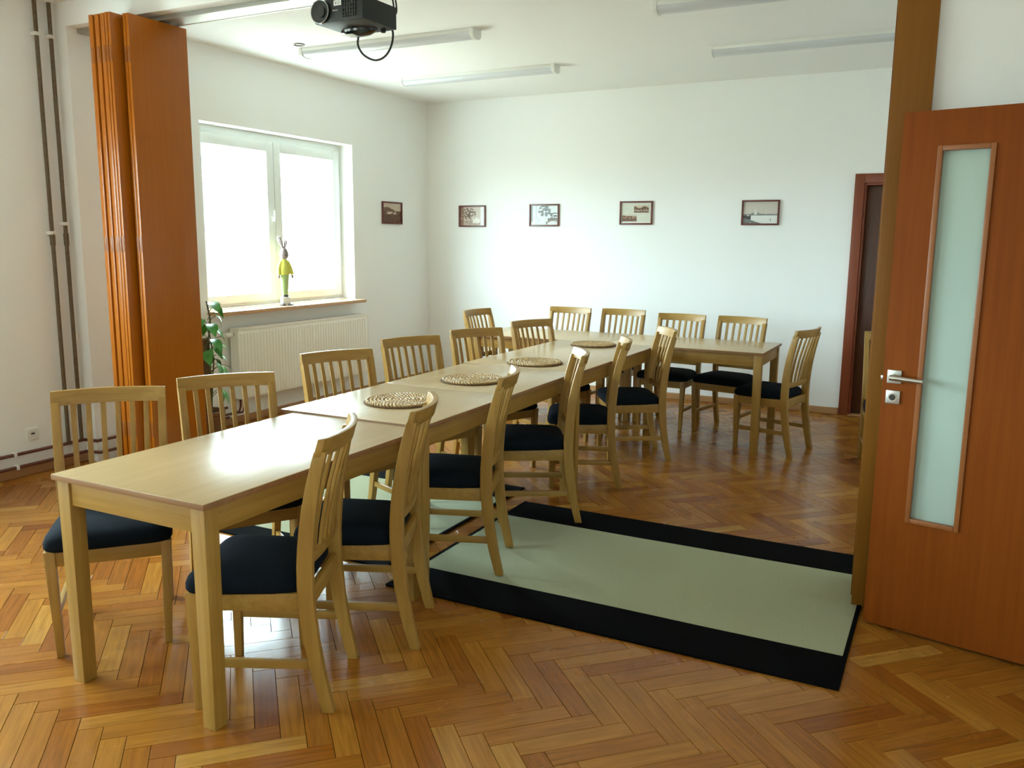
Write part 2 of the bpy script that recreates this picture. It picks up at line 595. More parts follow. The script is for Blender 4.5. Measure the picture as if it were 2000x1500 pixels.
def plank_mesh(name, items):
    V, F, T, UV = [], [], [], []
    for poly, al, tone, off in items:
        # keep the outline turning the same way so that the top faces up
        ar = sum(poly[i][0] * poly[(i + 1) % len(poly)][1] - poly[(i + 1) % len(poly)][0] * poly[i][1] for i in range(len(poly)))
        if ar < 0:
            poly = poly[::-1]
        lift = -0.0006 * ((tone * 7.3) % 1.0)
        vs, fs = plank_geo(poly, -0.0145, lift)
        o = len(V)
        V += vs
        F += [tuple(i + o for i in f) for f in fs]
        T += [tone] * len(vs)
        for x, y, z in vs:
            a, b = ((x - y) * S2, (x + y) * S2)
            UV.append((a + off, b + off * 0.37) if al else (b + off, a + off * 0.37))
    me = bpy.data.meshes.new(name)
    me.from_pydata(V, [], F)
    at = me.attributes.new('tone', 'FLOAT', 'POINT')
    at.data.foreach_set('value', T)
    uvl = me.uv_layers.new(name='grain')
    flat = []
    for l in me.loops:
        flat += UV[l.vertex_index]
    uvl.data.foreach_set('uv', flat)
    me.materials.append(M['parquet'])
    me.update()
    return me


def shown(poly):
    pr = [project((x, y, 0)) for x, y in poly]
    if any(p is None for p in pr):
        return 0
    cx = sum(p[0] for p in pr) / len(pr)
    cy = sum(p[1] for p in pr) / len(pr)
    if not (0 <= cx <= 2000 and 0 <= cy <= 1500):
        return 0
    mx, my = sum(p[0] for p in poly) / len(poly), sum(p[1] for p in poly) / len(poly)
    if -2.15 < mx < -0.26 and 2.98 < my < 4.37 or -4.0 < mx < -2.3 and 3.15 < my < 4.6:   # under the rugs
        return 0
    if mx > -0.15 and my > 3.55:                              # behind the open door
        return 0
    return abs(sum(pr[i][0] * pr[(i + 1) % len(pr)][1] - pr[(i + 1) % len(pr)][0] * pr[i][1] for i in range(len(pr)))) / 2


planks.sort(key=lambda t: -shown(t[0]))
for it in planks[:300]:
    o = bpy.data.objects.new('plank', plank_mesh('plank', [it]))
    COL.objects.link(o)
    o.parent = floor
o = bpy.data.objects.new('remaining_planks', plank_mesh('remaining_planks', planks[300:]))
COL.objects.link(o)
o.parent = floor
o['kind'] = 'stuff'


# ------------------------------------------------------------------ windows
def make_window(n, y0, y1, label):
    z0, z1 = WIN['z0'], WIN['z1']
    root = empty('window_%d' % n, (XF, (y0 + y1) / 2, z0))
    tag(root, label, kind='structure')
    hw, h = (y1 - y0) / 2, z1 - z0
    fr = MB()
    fr.box((-0.04, -hw, 0), (0.03, -hw + 0.06, h)).box((-0.04, hw - 0.06, 0), (0.03, hw, h))
    fr.box((-0.04, -hw + 0.06, 0), (0.03, hw - 0.06, 0.05)).box((-0.04, -hw + 0.06, h - 0.075), (0.03, hw - 0.06, h))
    fr.build('window_frame', 'upvc', root, bevel=0.003)
    mid = 0.0
    for a, b in ((-hw + 0.05, mid - 0.004), (mid + 0.004, hw - 0.05)):
        s = MB()
        t = 0.085
        s.box((-0.025, a, 0.04), (0.055, a + t, h - 0.065)).box((-0.025, b - t, 0.04), (0.055, b, h - 0.065))
        s.box((-0.025, a + t, 0.04), (0.055, b - t, 0.04 + t * 0.8)).box((-0.025, a + t, h - 0.065 - t), (0.055, b - t, h - 0.065))
        so = s.build('sash', 'upvc', root, bevel=0.004)
        bx((0.008, a + t - 0.005, 0.04 + t * 0.8 - 0.005), (0.014, b - t + 0.005, h - 0.06 - t)).build('pane', 'glass', so, smooth=False)
    hd = MB().box((0.055, -0.055, h * 0.5 - 0.03), (0.062, -0.035, h * 0.5 + 0.03))
    hd.box((0.062, -0.049, h * 0.5 - 0.008), (0.095, -0.035, h * 0.5 + 0.008)).box((0.083, -0.049, h * 0.5 - 0.008), (0.095, -0.035, h * 0.5 + 0.085))
    hd.build('window_handle', 'white_metal', root, bevel=0.002)
    return root


make_window(1, WIN['y0'], WIN['y1'], 'white two-sash window glowing with daylight above the radiator')
for i, (a, b) in enumerate(NEAR_WINS):
    make_window(i + 2, a, b, 'white two-sash window in the near half of the left wall, %s' % ('next to the pipes' if i == 0 else 'farthest from the partition'))
for i, (a, b) in enumerate(wins):
    ws = bx((XF + 0.03, a, WIN['z0'] - 0.03), (-5.135, b, WIN['z0'])).build('window_sill', 'sill_wood', bevel=0.004)
    ws.name = 'trim_%d' % (5 + i)
    tag(ws, 'brown-edged window sill board', kind='structure')

# ------------------------------------------------------------------ back wall door
d2 = empty('door_2', ((DX0 + DX1) / 2, YB, 0))
tag(d2, 'dark brown closed door with red-brown frame in the back wall', kind='structure')
cx = (DX0 + DX1) / 2
hw = (DX1 - DX0) / 2
f = MB()
f.box((-hw - 0.08, -0.025, 0), (-hw, 0.0, DZ + 0.08)).box((hw, -0.025, 0), (hw + 0.08, 0.0, DZ + 0.08)).box((-hw, -0.025, DZ), (hw, 0.0, DZ + 0.08))
f.box((-hw, -0.01, 0), (-hw + 0.018, 0.11, DZ)).box((hw - 0.018, -0.01, 0), (hw, 0.11, DZ)).box((-hw + 0.018, -0.01, DZ - 0.018), (hw - 0.018, 0.11, DZ))
f.build('door_frame', 'back_frame', d2, bevel=0.003)
bx((-hw + 0.02, 0.06, 0.012), (hw - 0.02, 0.1, DZ - 0.02)).build('leaf', 'back_door', d2, bevel=0.002)
h = MB().box((hw - 0.11, 0.052, 0.99), (hw - 0.06, 0.06, 1.09))
h.tube([(hw - 0.085, 0.055, 1.04), (hw - 0.085, 0.01, 1.04), (hw - 0.2, 0.01, 1.04)], 0.008)
h.build('handle', 'chrome', d2)
bx((-hw, -0.02, 0.0), (hw, 0.11, 0.012)).build('threshold', 'base_wood', d2, bevel=0.003)

# ------------------------------------------------------------------ open door with frosted glass
LD = Vector((0.977, -0.2116, 0)).normalized()
ang = math.atan2(LD.y, LD.x)
d1 = empty('door_1', (-0.194 - 0.02 * LD.x, 3.585 - 0.02 * LD.y, 0), ang)
tag(d1, 'open cherry veneer door with a tall frosted glass strip', kind='structure')
DW, DT, DH = 0.86, 0.04, 2.02
g0, g1, gz0, gz1 = 0.132, 0.312, 0.468, 1.887
lf = MB()
lf.box((0, 0, 0.012), (g0, DT, DH)).box((g1, 0, 0.012), (DW, DT, DH)).box((g0, 0, 0.012), (g1, DT, gz0)).box((g0, 0, gz1), (g1, DT, DH))
leaf = lf.build('leaf', 'cherry_z', d1, smooth=False)
for y0, y1 in ((-0.008, 0.014), (DT - 0.014, DT + 0.008)):
    bd = MB()
    t = 0.016
    bd.box((g0 - 0.006, y0, gz0 - 0.006), (g0 + t - 0.004, y1, gz1 + 0.006)).box((g1 - t + 0.004, y0, gz0 - 0.006), (g1 + 0.006, y1, gz1 + 0.006))
    bd.box((g0 + t - 0.004, y0, gz0 - 0.006), (g1 - t + 0.004, y1, gz0 + t - 0.004)).box((g0 + t - 0.004, y0, gz1 - t + 0.004), (g1 - t + 0.004, y1, gz1 + 0.006))
    bd.build('glazing_bead', 'bead', d1, bevel=0.003)
bx((g0 + 0.004, DT / 2 - 0.003, gz0 + 0.004), (g1 - 0.004, DT / 2 + 0.003, gz1 - 0.004)).build('pane', 'frosted', d1, smooth=False)
for side in (-1, 1):
    yb_ = 0.0 if side < 0 else DT
    hd = bx((0.018, min(yb_, yb_ + side * 0.009), 1.005), (0.07, max(yb_, yb_ + side * 0.009), 1.057)).build('handle', 'steel', d1, bevel=0.002)
    yy = yb_ + side * 0.05
    MB().tube([(0.044, yb_ + side * 0.006, 1.032), (0.044, yy, 1.032)], 0.011, 14).build('spindle_neck', 'chrome', hd)
    lv = MB().tube([(0.040, yy, 1.032), (0.06, yy + side * 0.002, 1.032), (0.158, yy + side * 0.002, 1.028)], [0.011, 0.0105, 0.009], 14)
    lv.build('lever', 'chrome', hd)
    ks = bx((0.018, min(yb_, yb_ + side * 0.009), 0.925), (0.07, max(yb_, yb_ + side * 0.009), 0.977)).build('lock_rosette', 'steel', d1, bevel=0.002)
    MB().tube([(0.044, yb_ + side * 0.006, 0.951), (0.044, yb_ + side * 0.012, 0.951)], 0.017, 20).build('cylinder_ring', 'chrome', ks)
    MB().tube([(0.044, yb_ + side * 0.01, 0.951), (0.044, yb_ + side * 0.014, 0.951)], 0.012, 20).build('cylinder_core', 'dark_hole', ks)
bx((-0.012, 0.012, 1.012), (0.004, 0.026, 1.03)).build('latch_bolt', 'chrome', d1, bevel=0.003)
for z in (0.25, 1.75):
    MB().tube([(DW + 0.006, -0.004, z - 0.05), (DW + 0.006, -0.004, z + 0.05)], 0.008, 12).build('hinge', 'steel', d1)
f = MB()
f.box((XR - 0.02, OY1, 0), (XR, OY1 + 0.08, 2.14)).box((XR - 0.02, OY0 - 0.08, 0), (XR, OY0, 2.14)).box((XR - 0.02, OY0, 2.06), (XR, OY1, 2.14))
f.box((XR - 0.01, OY1 - 0.018, 0), (XR + 0.17, OY1, 2.06)).box((XR - 0.01, OY0, 0), (XR + 0.17, OY0 + 0.018, 2.06)).box((XR - 0.01, OY0 + 0.018, 2.042), (XR + 0.17, OY1 - 0.018, 2.06))
tag(f.build('trim_9', 'cherry_z', bevel=0.003), 'cherry frame of the open door', kind='structure')
ds = MB().lathe([(0.010, 0), (0.010, 0.006), (0.009, 0.018), (0.006, 0.021)], 16, (-0.206, 3.66, 0)).build('door_stop', 'label_white', smooth=True)
tag(ds, 'small pale door stop on the floor beside the post foot', 'door stop')

# ------------------------------------------------------------------ folding partition
fp = empty('folding_partition', (-4.5, 3.83, 0))
tag(fp, 'stacked cherry folding partition standing by the window wall', 'partition')
# near-edge positions of the leaves, from the window wall outwards; pairs hang closer together
panels = [(-4.647, 3.550, 0.034), (-4.598, 3.553, 0.034), (-4.548, 3.551, 0.034), (-4.503, 3.546, 0.019), (-4.480, 3.548, 0.020), (-4.431, 3.610, 0.021), (-4.407, 3.612, 0.022)]
for i, (x0, y0, th) in enumerate(panels):
    xa, ya = x0 + 4.5, y0 - 3.83
    p = bx((xa, ya, 0.012), (xa + th, ya + 0.428, 2.822)).build('panel', 'panel_z', fp, bevel=0.002)
    for z in (0.3, 1.45, 2.55):
        bx((xa + th * 0.2, ya - 0.003, z), (xa + th * 0.8, ya + 0.002, z + 0.09)).build('hinge', 'bead', p, bevel=0.001)
    MB().tube([(xa + th / 2, 0.1, 2.82), (xa + th / 2, 0.1, 2.85)], 0.006, 8).build('roller_pin', 'alu', p)

# ------------------------------------------------------------------ heating pipes and radiator
for nm, y, lab in (('heating_pipe', 3.625, 'bronze riser pipe on the left wall, nearer the camera'), ('heating_pipe', 3.722, 'bronze riser pipe closer to the folding partition')):
    x = XW + 0.035
    t = empty('heating_pipe', (x, y, 0))
    tag(t, lab, 'pipe', 'vertical heating risers')
    MB().tube([(0, 0, 0.167), (0, 0, ZC)], 0.0125, 12).build('pipe_run', 'pipe', t)
    MB().lathe([(0.03, -0.012), (0.034, 0.0), (0.028, 0.0)], 20, (0, 0, ZC)).build('ceiling_collar', 'white_metal', t)
    for z in (1.55 + (0.0 if y < 3.7 else 0.06), 2.78):
        MB().box((-0.035, -0.02, z), (0.016, 0.02, z + 0.022)).build('clip', 'white_metal', t, bevel=0.003)
    MB().tube([(0, 0, 1.48), (0, 0, 1.56)], 0.0165, 12).build('coupling', 'pipe', t)
for z, x, lab in ((0.155, XW + 0.03, 'red-brown heating pipe along the skirting, upper of two'), (0.075, XW + 0.045, 'red-brown heating pipe along the skirting, lower of two')):
    t = empty('heating_pipe', (x, 0, z))
    tag(t, lab, 'pipe', 'skirting heating pipes')
    MB().tube([(0, YN + 0.02, 0), (0, 3.745, 0), (0.11 + 0.0 * z, 3.765, 0), (0.11, 4.08, 0), (0, 4.1, 0), (0, 5.06, 0)], 0.011, 12).build('pipe_run', 'pipe_red', t)
    for y in (1.0, 2.4, 3.25, 4.6):
        MB().box((-0.03, y - 0.01, -0.014), (0.014, y + 0.01, 0.014)).build('clip', 'white_metal', t, bevel=0.003)

rad = empty('radiator', (XW, 6.0, 0.2))
tag(rad, 'white ribbed panel radiator under the window', 'radiator')
RY0, RY1, RH = 5.13 - 6.0, 6.87 - 6.0, 0.61
b = MB()
b.box((0.03, RY0, 0.02), (0.118, RY1, RH - 0.02))
b.build('body', 'radiator', rad, bevel=0.004)
# pressed front with vertical ribs
sec0, sec1 = [], []
nrib = 46
for i in range(nrib):
    ya = RY0 + 0.02 + (RY1 - RY0 - 0.04) * i / nrib
    dy = (RY1 - RY0 - 0.04) / nrib
    for fr_, d in ((0.0, 0.1185), (0.2, 0.1225), (0.65, 0.1225), (0.85, 0.1185)):
        sec0.append((ya + fr_ * dy, d))
rb = MB()
top = [(d, y, RH - 0.05) for y, d in sec0]
bot = [(d, y, 0.04) for y, d in sec0]
topi = [(0.118, y, RH - 0.035) for y, d in sec0]
boti = [(0.118, y, 0.025) for y, d in sec0]
n = len(sec0)
rb.add(boti + bot + top + topi, [(l * n + i, l * n + i + 1, (l + 1) * n + i + 1, (l + 1) * n + i) for l in range(3) for i in range(n - 1)])
rb.build('ribbed_front', 'radiator', rad, smooth=False)
g = MB().box((0.028, RY0 - 0.002, RH - 0.02), (0.122, RY1 + 0.002, RH))
g.build('top_grille', 'radiator', rad, bevel=0.003)
for y in (RY0 - 0.004, RY1):
    bx((0.028, y, 0.02), (0.12, y + 0.004, RH - 0.02)).build('side_cover', 'radiator', rad, bevel=0.001)
v = MB().tube([(0.07, RY0, RH - 0.05), (0.07, RY0 - 0.03, RH - 0.05)], 0.012, 14)
v.build('valve', 'chrome', rad)
MB().tube([(0.07, RY0 - 0.028, RH - 0.05), (0.07, RY0 - 0.04, RH - 0.05), (0.07, RY0 - 0.095, RH - 0.05), (0.07, RY0 - 0.1, RH - 0.05)], [0.019, 0.024, 0.022, 0.016], 18).build('thermostat_head', 'white_metal', rad)
for dx in (0.05, 0.09):
    MB().tube([(dx, RY0 + 0.06, 0.03), (dx, RY0 + 0.06, -0.05), (dx - 0.02, RY0 + 0.06, -0.1), (0.035, RY0 - 0.1, -0.1)], 0.009, 10).build('supply_pipe', 'pipe_red', rad)

sk = empty('wall_socket', (XW, 3.394, 0.262))
tag(sk, 'white wall socket low on the left wall near the pipes', 'socket')
bx((0, -0.04, -0.04), (0.012, 0.04, 0.04)).build('cover_plate', 'white_metal', sk, bevel=0.004)
MB().tube([(0.01, 0, 0.005), (0.0125, 0, 0.005)], 0.02, 20).build('socket_well', 'bunny_white', sk)
bx((0.0125, -0.012, 0.0), (0.0135, 0.012, 0.01)).build('pin_holes', 'dark_hole', sk)


# ------------------------------------------------------------------ tables
def make_table(x0, x1, y0, y1, h, label, splits=(), long_axis='y', rz=0.0, cat='table', inset=0.012, lift=0.0):
    cx_, cy_ = (x0 + x1) / 2, (y0 + y1) / 2
    t = empty('dining_table', (cx_, cy_, lift), rz)
    tag(t, label, cat, 'beech tables pushed together in a T')
    a, b = (x1 - x0) / 2, (y1 - y0) / 2
    th, leg, ap = 0.020, 0.058, 0.085
    cuts = [-b] + list(splits) + [b]
    for i in range(len(cuts) - 1):
        g0_, g1_ = cuts[i] + (0.001 if i else 0), cuts[i + 1] - (0.001 if i < len(cuts) - 2 else 0)
        tp = bx((-a + 0.0008, g0_ + 0.0008, h - th * 0.9), (a - 0.0008, g1_ - 0.0008, h)).build('tabletop', 'top_' + long_axis, t, bevel=0.0012)
        bx((-a, g0_, h - th), (a, g1_, h - 0.0016)).build('edge_band', 'edge_band', tp, bevel=0.0006)
    i_ = inset
    for sx in (-1, 1):
        for sy in (-1, 1):
            xa, ya = sx * (a - i_ - leg / 2), sy * (b - i_ - leg / 2)
            l2, l3 = leg / 2, leg / 2 - 0.003
            MB().loft([[(xa - l3, ya - l3, 0), (xa + l3, ya - l3, 0), (xa + l3, ya + l3, 0), (xa - l3, ya + l3, 0)],
                       [(xa - l2, ya - l2, h - th), (xa + l2, ya - l2, h - th), (xa + l2, ya + l2, h - th), (xa - l2, ya + l2, h - th)]]).build('leg', 'beech_z', t, bevel=0.002)
    k = i_ + 0.008
    for s in (-1, 1):
        ya = s * (b - k - 0.01)
        bx((-a + i_ + leg, ya - 0.01, h - th - ap), (a - i_ - leg, ya + 0.01, h - th)).build('apron', 'beech_x', t, bevel=0.0015)
        xa = s * (a - k - 0.01)
        bx((xa - 0.01, -b + i_ + leg, h - th - ap), (xa + 0.01, b - i_ - leg, h - th)).build('apron', 'beech_y', t, bevel=0.0015)
    return t


make_table(-2.644, -1.936, 1.754, 2.955, 0.750, 'nearest beech table with window glare across its top')
make_table(-2.74, -1.963, 2.962, 4.684, 0.746, 'long middle table under the two nearest straw placemats', splits=(-0.02,), rz=R(0.9), lift=0.0112)
make_table(-2.777, -1.967, 4.698, 6.232, 0.757, 'table between the long middle table and the back cross row')
make_table(-3.60, -2.396, 6.240, 6.968, 0.754, 'left table of the cross row near the back wall', long_axis='x')
make_table(-2.390, -1.172, 6.240, 6.968, 0.754, 'right table of the cross row with its end free', long_axis='x')


# ------------------------------------------------------------------ chairs
def post_path(z):
    """y offset of the rear post at height z (sabre leg, leaning back)"""
    pts = [(0.0, -0.250), (0.12, -0.222), (0.25, -0.200), (0.38, -0.188), (0.48, -0.186), (0.60, -0.194), (0.72, -0.211), (0.84, -0.238), (0.926, -0.262)]
    for (za, ya), (zb, yb) in zip(pts, pts[1:]):
        if z <= zb:
            t = (z - za) / (zb - za)
            t2 = t
            return ya + (yb - ya) * t2
    return pts[-1][1]


def post_x(z):
    if z < 0.43:
        return 0.184 + 0.006 * z / 0.43
    return 0.190 + 0.008 * (z - 0.43) / 0.5


def bulge(x, z):
    k = min(1.0, max(0.0, (z - 0.42) / 0.45))
    return -(0.014 + 0.026 * k) * (1 - (x / 0.2) ** 2)


def make_chair():
    c = empty('dining_chair')
    cu = MB()
    # rear posts
    for s in (-1, 1):
        secs = []
        for i in range(15):
            z = 0.885 * i / 14
            y = post_path(z)
            x = s * post_x(z)
            w_ = 0.0155
            d_ = 0.019 + 0.007 * math.sin(math.pi * min(1, max(0, (z) / 0.9)))
            secs.append([(x - w_, y - d_, z), (x + w_, y - d_, z), (x + w_, y + d_, z), (x - w_, y + d_, z)])
        MB().loft(secs).build('leg', 'beech_z', c, bevel=0.003)
        # front legs
        xa, ya = s * 0.197, 0.180
        MB().loft([[(xa - s * 0.012 - 0.0135, ya - 0.0135, 0), (xa - s * 0.012 + 0.0135, ya - 0.0135, 0), (xa - s * 0.012 + 0.0135, ya + 0.0135, 0), (xa - s * 0.012 - 0.0135, ya + 0.0135, 0)],
                   [(xa - 0.019, ya - 0.019, 0.412), (xa + 0.019, ya - 0.019, 0.412), (xa + 0.019, ya + 0.019, 0.412), (xa - 0.019, ya + 0.019, 0.412)]]).build('leg', 'beech_z', c, bevel=0.003)
        # side stretcher
        xf, xb = s * 0.1885, s * 0.186
        yb_ = post_path(0.165) + 0.01
        MB().loft([[(xb - 0.0085, yb_, 0.150), (xb + 0.0085, yb_, 0.150), (xb + 0.0085, yb_, 0.180), (xb - 0.0085, yb_, 0.180)],
                   [(xf - 0.0085, 0.172, 0.150), (xf + 0.0085, 0.172, 0.150), (xf + 0.0085, 0.172, 0.180), (xf - 0.0085, 0.172, 0.180)]]).build('stretcher', 'beech_y', c, bevel=0.0025)
    # seat frame
    fr = MB()
    fr.box((-0.18, 0.168, 0.352), (0.18, 0.192, 0.412))
    fr.box((-0.178, -0.20, 0.352), (0.178, -0.18, 0.412))
    for s in (-1, 1):
        fr.loft([[(s * 0.186 - 0.01, -0.175, 0.352), (s * 0.186 + 0.01, -0.175, 0.352), (s * 0.186 + 0.01, -0.175, 0.412), (s * 0.186 - 0.01, -0.175, 0.412)],
                 [(s * 0.197 - 0.01, 0.165, 0.352), (s * 0.197 + 0.01, 0.165, 0.352), (s * 0.197 + 0.01, 0.165, 0.412), (s * 0.197 - 0.01, 0.165, 0.412)]])
    fr.build('seat_frame', 'beech_x', c, bevel=0.002)
    # cushion
    nx, ny = 14, 14
    rows = []

    def outline(tt, k):
        """superellipse outline of the seat, shrunk by k"""
        ca, sa = math.cos(tt), math.sin(tt)
        e = 0.28
        px = math.copysign(abs(ca) ** e, ca)
        py = math.copysign(abs(sa) ** e, sa)
        y = 0.018 + py * (0.197 - k)
        hw_ = 0.198 + 0.028 * (y + 0.18) / 0.39
        return px * (hw_ - k), y
    nseg = 56
    secs = []
    for k, z in ((0.006, 0.410), (0.0, 0.420), (0.0, 0.438), (0.005, 0.452), (0.016, 0.463), (0.040, 0.473), (0.08, 0.481), (0.13, 0.485), (0.17, 0.486)):
        secs.append([(*outline(2 * math.pi * i / nseg, k), z) for i in range(nseg)])
    MB().loft(secs).build('cushion', 'fabric', c, angle=60)
    # lower back rail and top rail, both bowed backwards
    for nm, z0, z1, hw_, th in (('lower_back_rail', 0.500, 0.540, 0.185, 0.009), ('top_rail', 0.868, 0.926, 0.2135, 0.0115)):
        secs = []
        for i in range(17):
            x = -hw_ + 2 * hw_ * i / 16
            ya, yb2 = post_path(z0) + bulge(x, z0), post_path(z1) + bulge(x, z1)
            secs.append([(x, ya - th, z0), (x, ya + th, z0), (x, yb2 + th, z1), (x, yb2 - th, z1)])
        MB().loft(secs).build(nm, 'beech_x', c, bevel=0.003)
    # six slats
    for i in range(6):
        xs = -0.1355 + 0.0542 * i
        secs = []
        for j in range(9):
            z = 0.530 + (0.878 - 0.530) * j / 8
            x = xs * (0.955 + 0.05 * j / 8)
            y = post_path(z) + bulge(x, z)
            secs.append([(x - 0.010, y - 0.0055, z), (x + 0.010, y - 0.0055, z), (x + 0.010, y + 0.0055, z), (x - 0.010, y + 0.0055, z)])
        MB().loft(secs).build('slat', 'beech_z', c, bevel=0.002)
    return c


CHAIRS = [
    ('w', -2.836, 2.117, -41.9, 'window-side slat-back chair nearest the camera, dark seat showing past table legs'),
    ('w', -2.674, 2.651, -33.0, 'window-side slat-back chair in front of the potted plant, second from camera'),
    ('w', -2.707, 3.534, -24.0, 'window-side slat-back chair in front of the radiator, third from camera'),
    ('w', -2.745, 4.312, -22.5, 'window-side slat-back chair just right of the radiator, fourth from camera'),
    ('w', -2.718, 5.054, -27.8, 'window-side slat-back chair, fifth from the camera, overlapping the cross-row end chair'),
    ('w', -2.673, 5.896, -20.6, 'window-side slat-back chair closest to the cross row, sixth from camera'),
    ('b', -3.535, 6.656, -3.8, 'slat-back chair at the left end of the cross row, by the corner'),
    ('b', -3.19, 7.112, -93.6, 'slat-back chair against the back wall, leftmost of four facing the room'),
    ('b', -2.685, 7.166, -94.1, 'slat-back chair against the back wall, second from left of four'),
    ('b', -2.08, 6.955, -94.8, 'slat-back chair against the back wall, third from left of four'),
    ('b', -1.591, 6.956, -101.6, 'slat-back chair against the back wall, rightmost of four'),
    ('b', -1.155, 6.535, 166.5, 'slat-back chair at the free right end of the cross row'),
    ('d', -2.018, 2.093, 205.4, 'door-side slat-back chair nearest the camera, beside the front table leg'),
    ('d', -2.012, 2.602, 204.0, 'door-side slat-back chair, second from camera, overlapping the nearest straw placemat'),
    ('d', -2.052, 3.39, 200.0, 'door-side slat-back chair, third from camera, back legs on the right rug'),
    ('d', -2.034, 4.208, 209.1, 'door-side slat-back chair, fourth from camera, foot on the black rug edge'),
    ('d', -2.066, 5.002, 202.3, 'door-side slat-back chair, fifth from camera, covering the farthest placemat'),
    ('d', -2.011, 5.781, 212.5, 'door-side slat-back chair, sixth from camera, in front of the cross row'),
    ('h', -0.275, 6.30, -80.0, 'slat-back chair almost hidden behind the open door edge'),
]
GROUPS = {'w': 'chairs on the window side of the table row', 'd': 'chairs on the door side of the table row', 'b': 'chairs around the cross row', 'h': 'spare chair by the back door'}
proto = make_chair()
for i, (g, x, y, th, lab) in enumerate(CHAIRS):
    o = proto if i == 0 else copy_tree(proto)
    on_rug = 0.0118 if i in (2, 3, 14, 15) else 0.0
    o.location = (x, y, on_rug)
    o.rotation_euler = (0, 0, R(th) - math.pi / 2)
    tag(o, lab, 'chair', GROUPS[g])


# ------------------------------------------------------------------ placemats
def make_placemat():
    """flat coil of plaited straw: rows of slanted, overlapping bulges over a flat core coloured as the shade in the gaps"""
    core = MB().lathe([(0.001, 0.0008), (0.174, 0.0008), (0.179, 0.004), (0.174, 0.0065), (0.001, 0.0065)], 48).mesh('core', 'straw_shade')
    m = MB()
    rr = random.Random(5)
    k = 0
    rad_ = 0.012
    while rad_ < 0.178:
        nb = max(5, int(rad_ * 2 * math.pi / 0.0175))
        for i in range(nb):
            a = 2 * math.pi * (i + 0.5 * (k % 2)) / nb
            c_ = Vector((rad_ * math.cos(a), rad_ * math.sin(a), 0.0085))
            sl = a + math.pi / 2 + (0.6 if k % 2 else -0.6)
            d = Vector((math.cos(sl), math.sin(sl), 0))
            h_ = 0.0125 + 0.002 * rr.random()
            w_ = 0.0064 + 0.001 * rr.random()
            z1 = Vector((0, 0, 0.002 + 0.002 * rr.random()))
            m.tube([c_ - d * h_ - Vector((0, 0, 0.003)), c_ - d * h_ * 0.6 + z1 * 0.5, c_ + z1, c_ + d * h_ * 0.6 + z1 * 0.5, c_ + d * h_ - Vector((0, 0, 0.003))],
                   [0.0012, w_ * 0.8, w_, w_ * 0.8, 0.0012], 7)
        rad_ += 0.0185
        k += 1
    return core, m.mesh('plait', 'straw', angle=80)


pm_core, pm_plait = make_placemat()
for (x, y, s, lab) in ((-2.345, 3.375, 1.0, 'round woven straw placemat nearest the camera'),
                       (-2.362, 4.11, 1.02, 'round woven straw placemat, second from the camera'),
                       (-2.362, 4.915, 1.02, 'round woven straw placemat, third from the camera'),
                       (-2.40, 6.02, 0.98, 'round woven straw placemat farthest from the camera, by the cross row')):
    o = empty('placemat', (x, y, 0.7575), random.random() * 6)
    o.scale = (s, s, 1)
    tag(o, lab, 'placemat', 'straw placemats on the tables')
    for nm, me in (('core', pm_core), ('plait', pm_plait)):
        q = bpy.data.objects.new(nm, me)
        COL.objects.link(q)
        q.parent = o


# ------------------------------------------------------------------ rugs
def make_rug(x0, x1, y0, y1, near_b, far_b, bind, label, rz=0.0):
    t = empty('rug', ((x0 + x1) / 2, (y0 + y1) / 2, 0), rz)
    tag(t, label, 'rug', 'pale rugs with black borders')
    a, b = (x1 - x0) / 2, (y1 - y0) / 2

    def sheet(xa, xb, ya, yb, z):
        nx_, ny_ = max(2, int((xb - xa) / 0.05)), max(2, int((yb - ya) / 0.05))
        m = MB()
        vs, fs = [], []
        for j in range(ny_ + 1):
            for i in range(nx_ + 1):
                x = xa + (xb - xa) * i / nx_
                y = ya + (yb - ya) * j / ny_
                dz = 0.0012 * mnoise.noise((x * 3, y * 3, z * 50 + x0))
                vs.append((x, y, z + dz))
        w_ = nx_ + 1
        for j in range(ny_):
            for i in range(nx_):
                fs.append((j * w_ + i, j * w_ + i + 1, (j + 1) * w_ + i + 1, (j + 1) * w_ + i))
        ring = [i for i in range(w_)] + [(j) * w_ + nx_ for j in range(1, ny_ + 1)] + [ny_ * w_ + i for i in range(nx_ - 1, -1, -1)] + [j * w_ for j in range(ny_ - 1, 0, -1)]
        o_ = len(vs)
        for r_ in ring:
            vs.append((vs[r_][0], vs[r_][1], 0.0012))
        for q in range(len(ring)):
            q2 = (q + 1) % len(ring)
            fs.append((ring[q2], ring[q], o_ + q, o_ + q2))
        return m.add(vs, fs)
    e = bind
    sheet(-a + e, a - e, -b + near_b, b - far_b, 0.0085).build('rug_field', 'rug_light', t, angle=50)
    sheet(-a + e, a - e, -b, -b + near_b, 0.0095).build('border', 'rug_dark', t, angle=50)
    sheet(-a + e, a - e, b - far_b, b, 0.0095).build('border', 'rug_dark', t, angle=50)
    sheet(-a, -a + e, -b, b, 0.0105).build('binding', 'rug_dark', t, angle=50)
    sheet(a - e, a, -b, b, 0.0105).build('binding', 'rug_dark', t, angle=50)
    return t


make_rug(-2.155, -0.235, 2.965, 4.375, 0.262, 0.275, 0.016, 'sage rug with black borders, in front of the open door')
make_rug(-4.05, -2.283, 3.13, 4.63, 0.15, 0.262, 0.016, 'sage rug with black borders under the window side of the tables')

# ------------------------------------------------------------------ ceiling lights
LX = 1.57


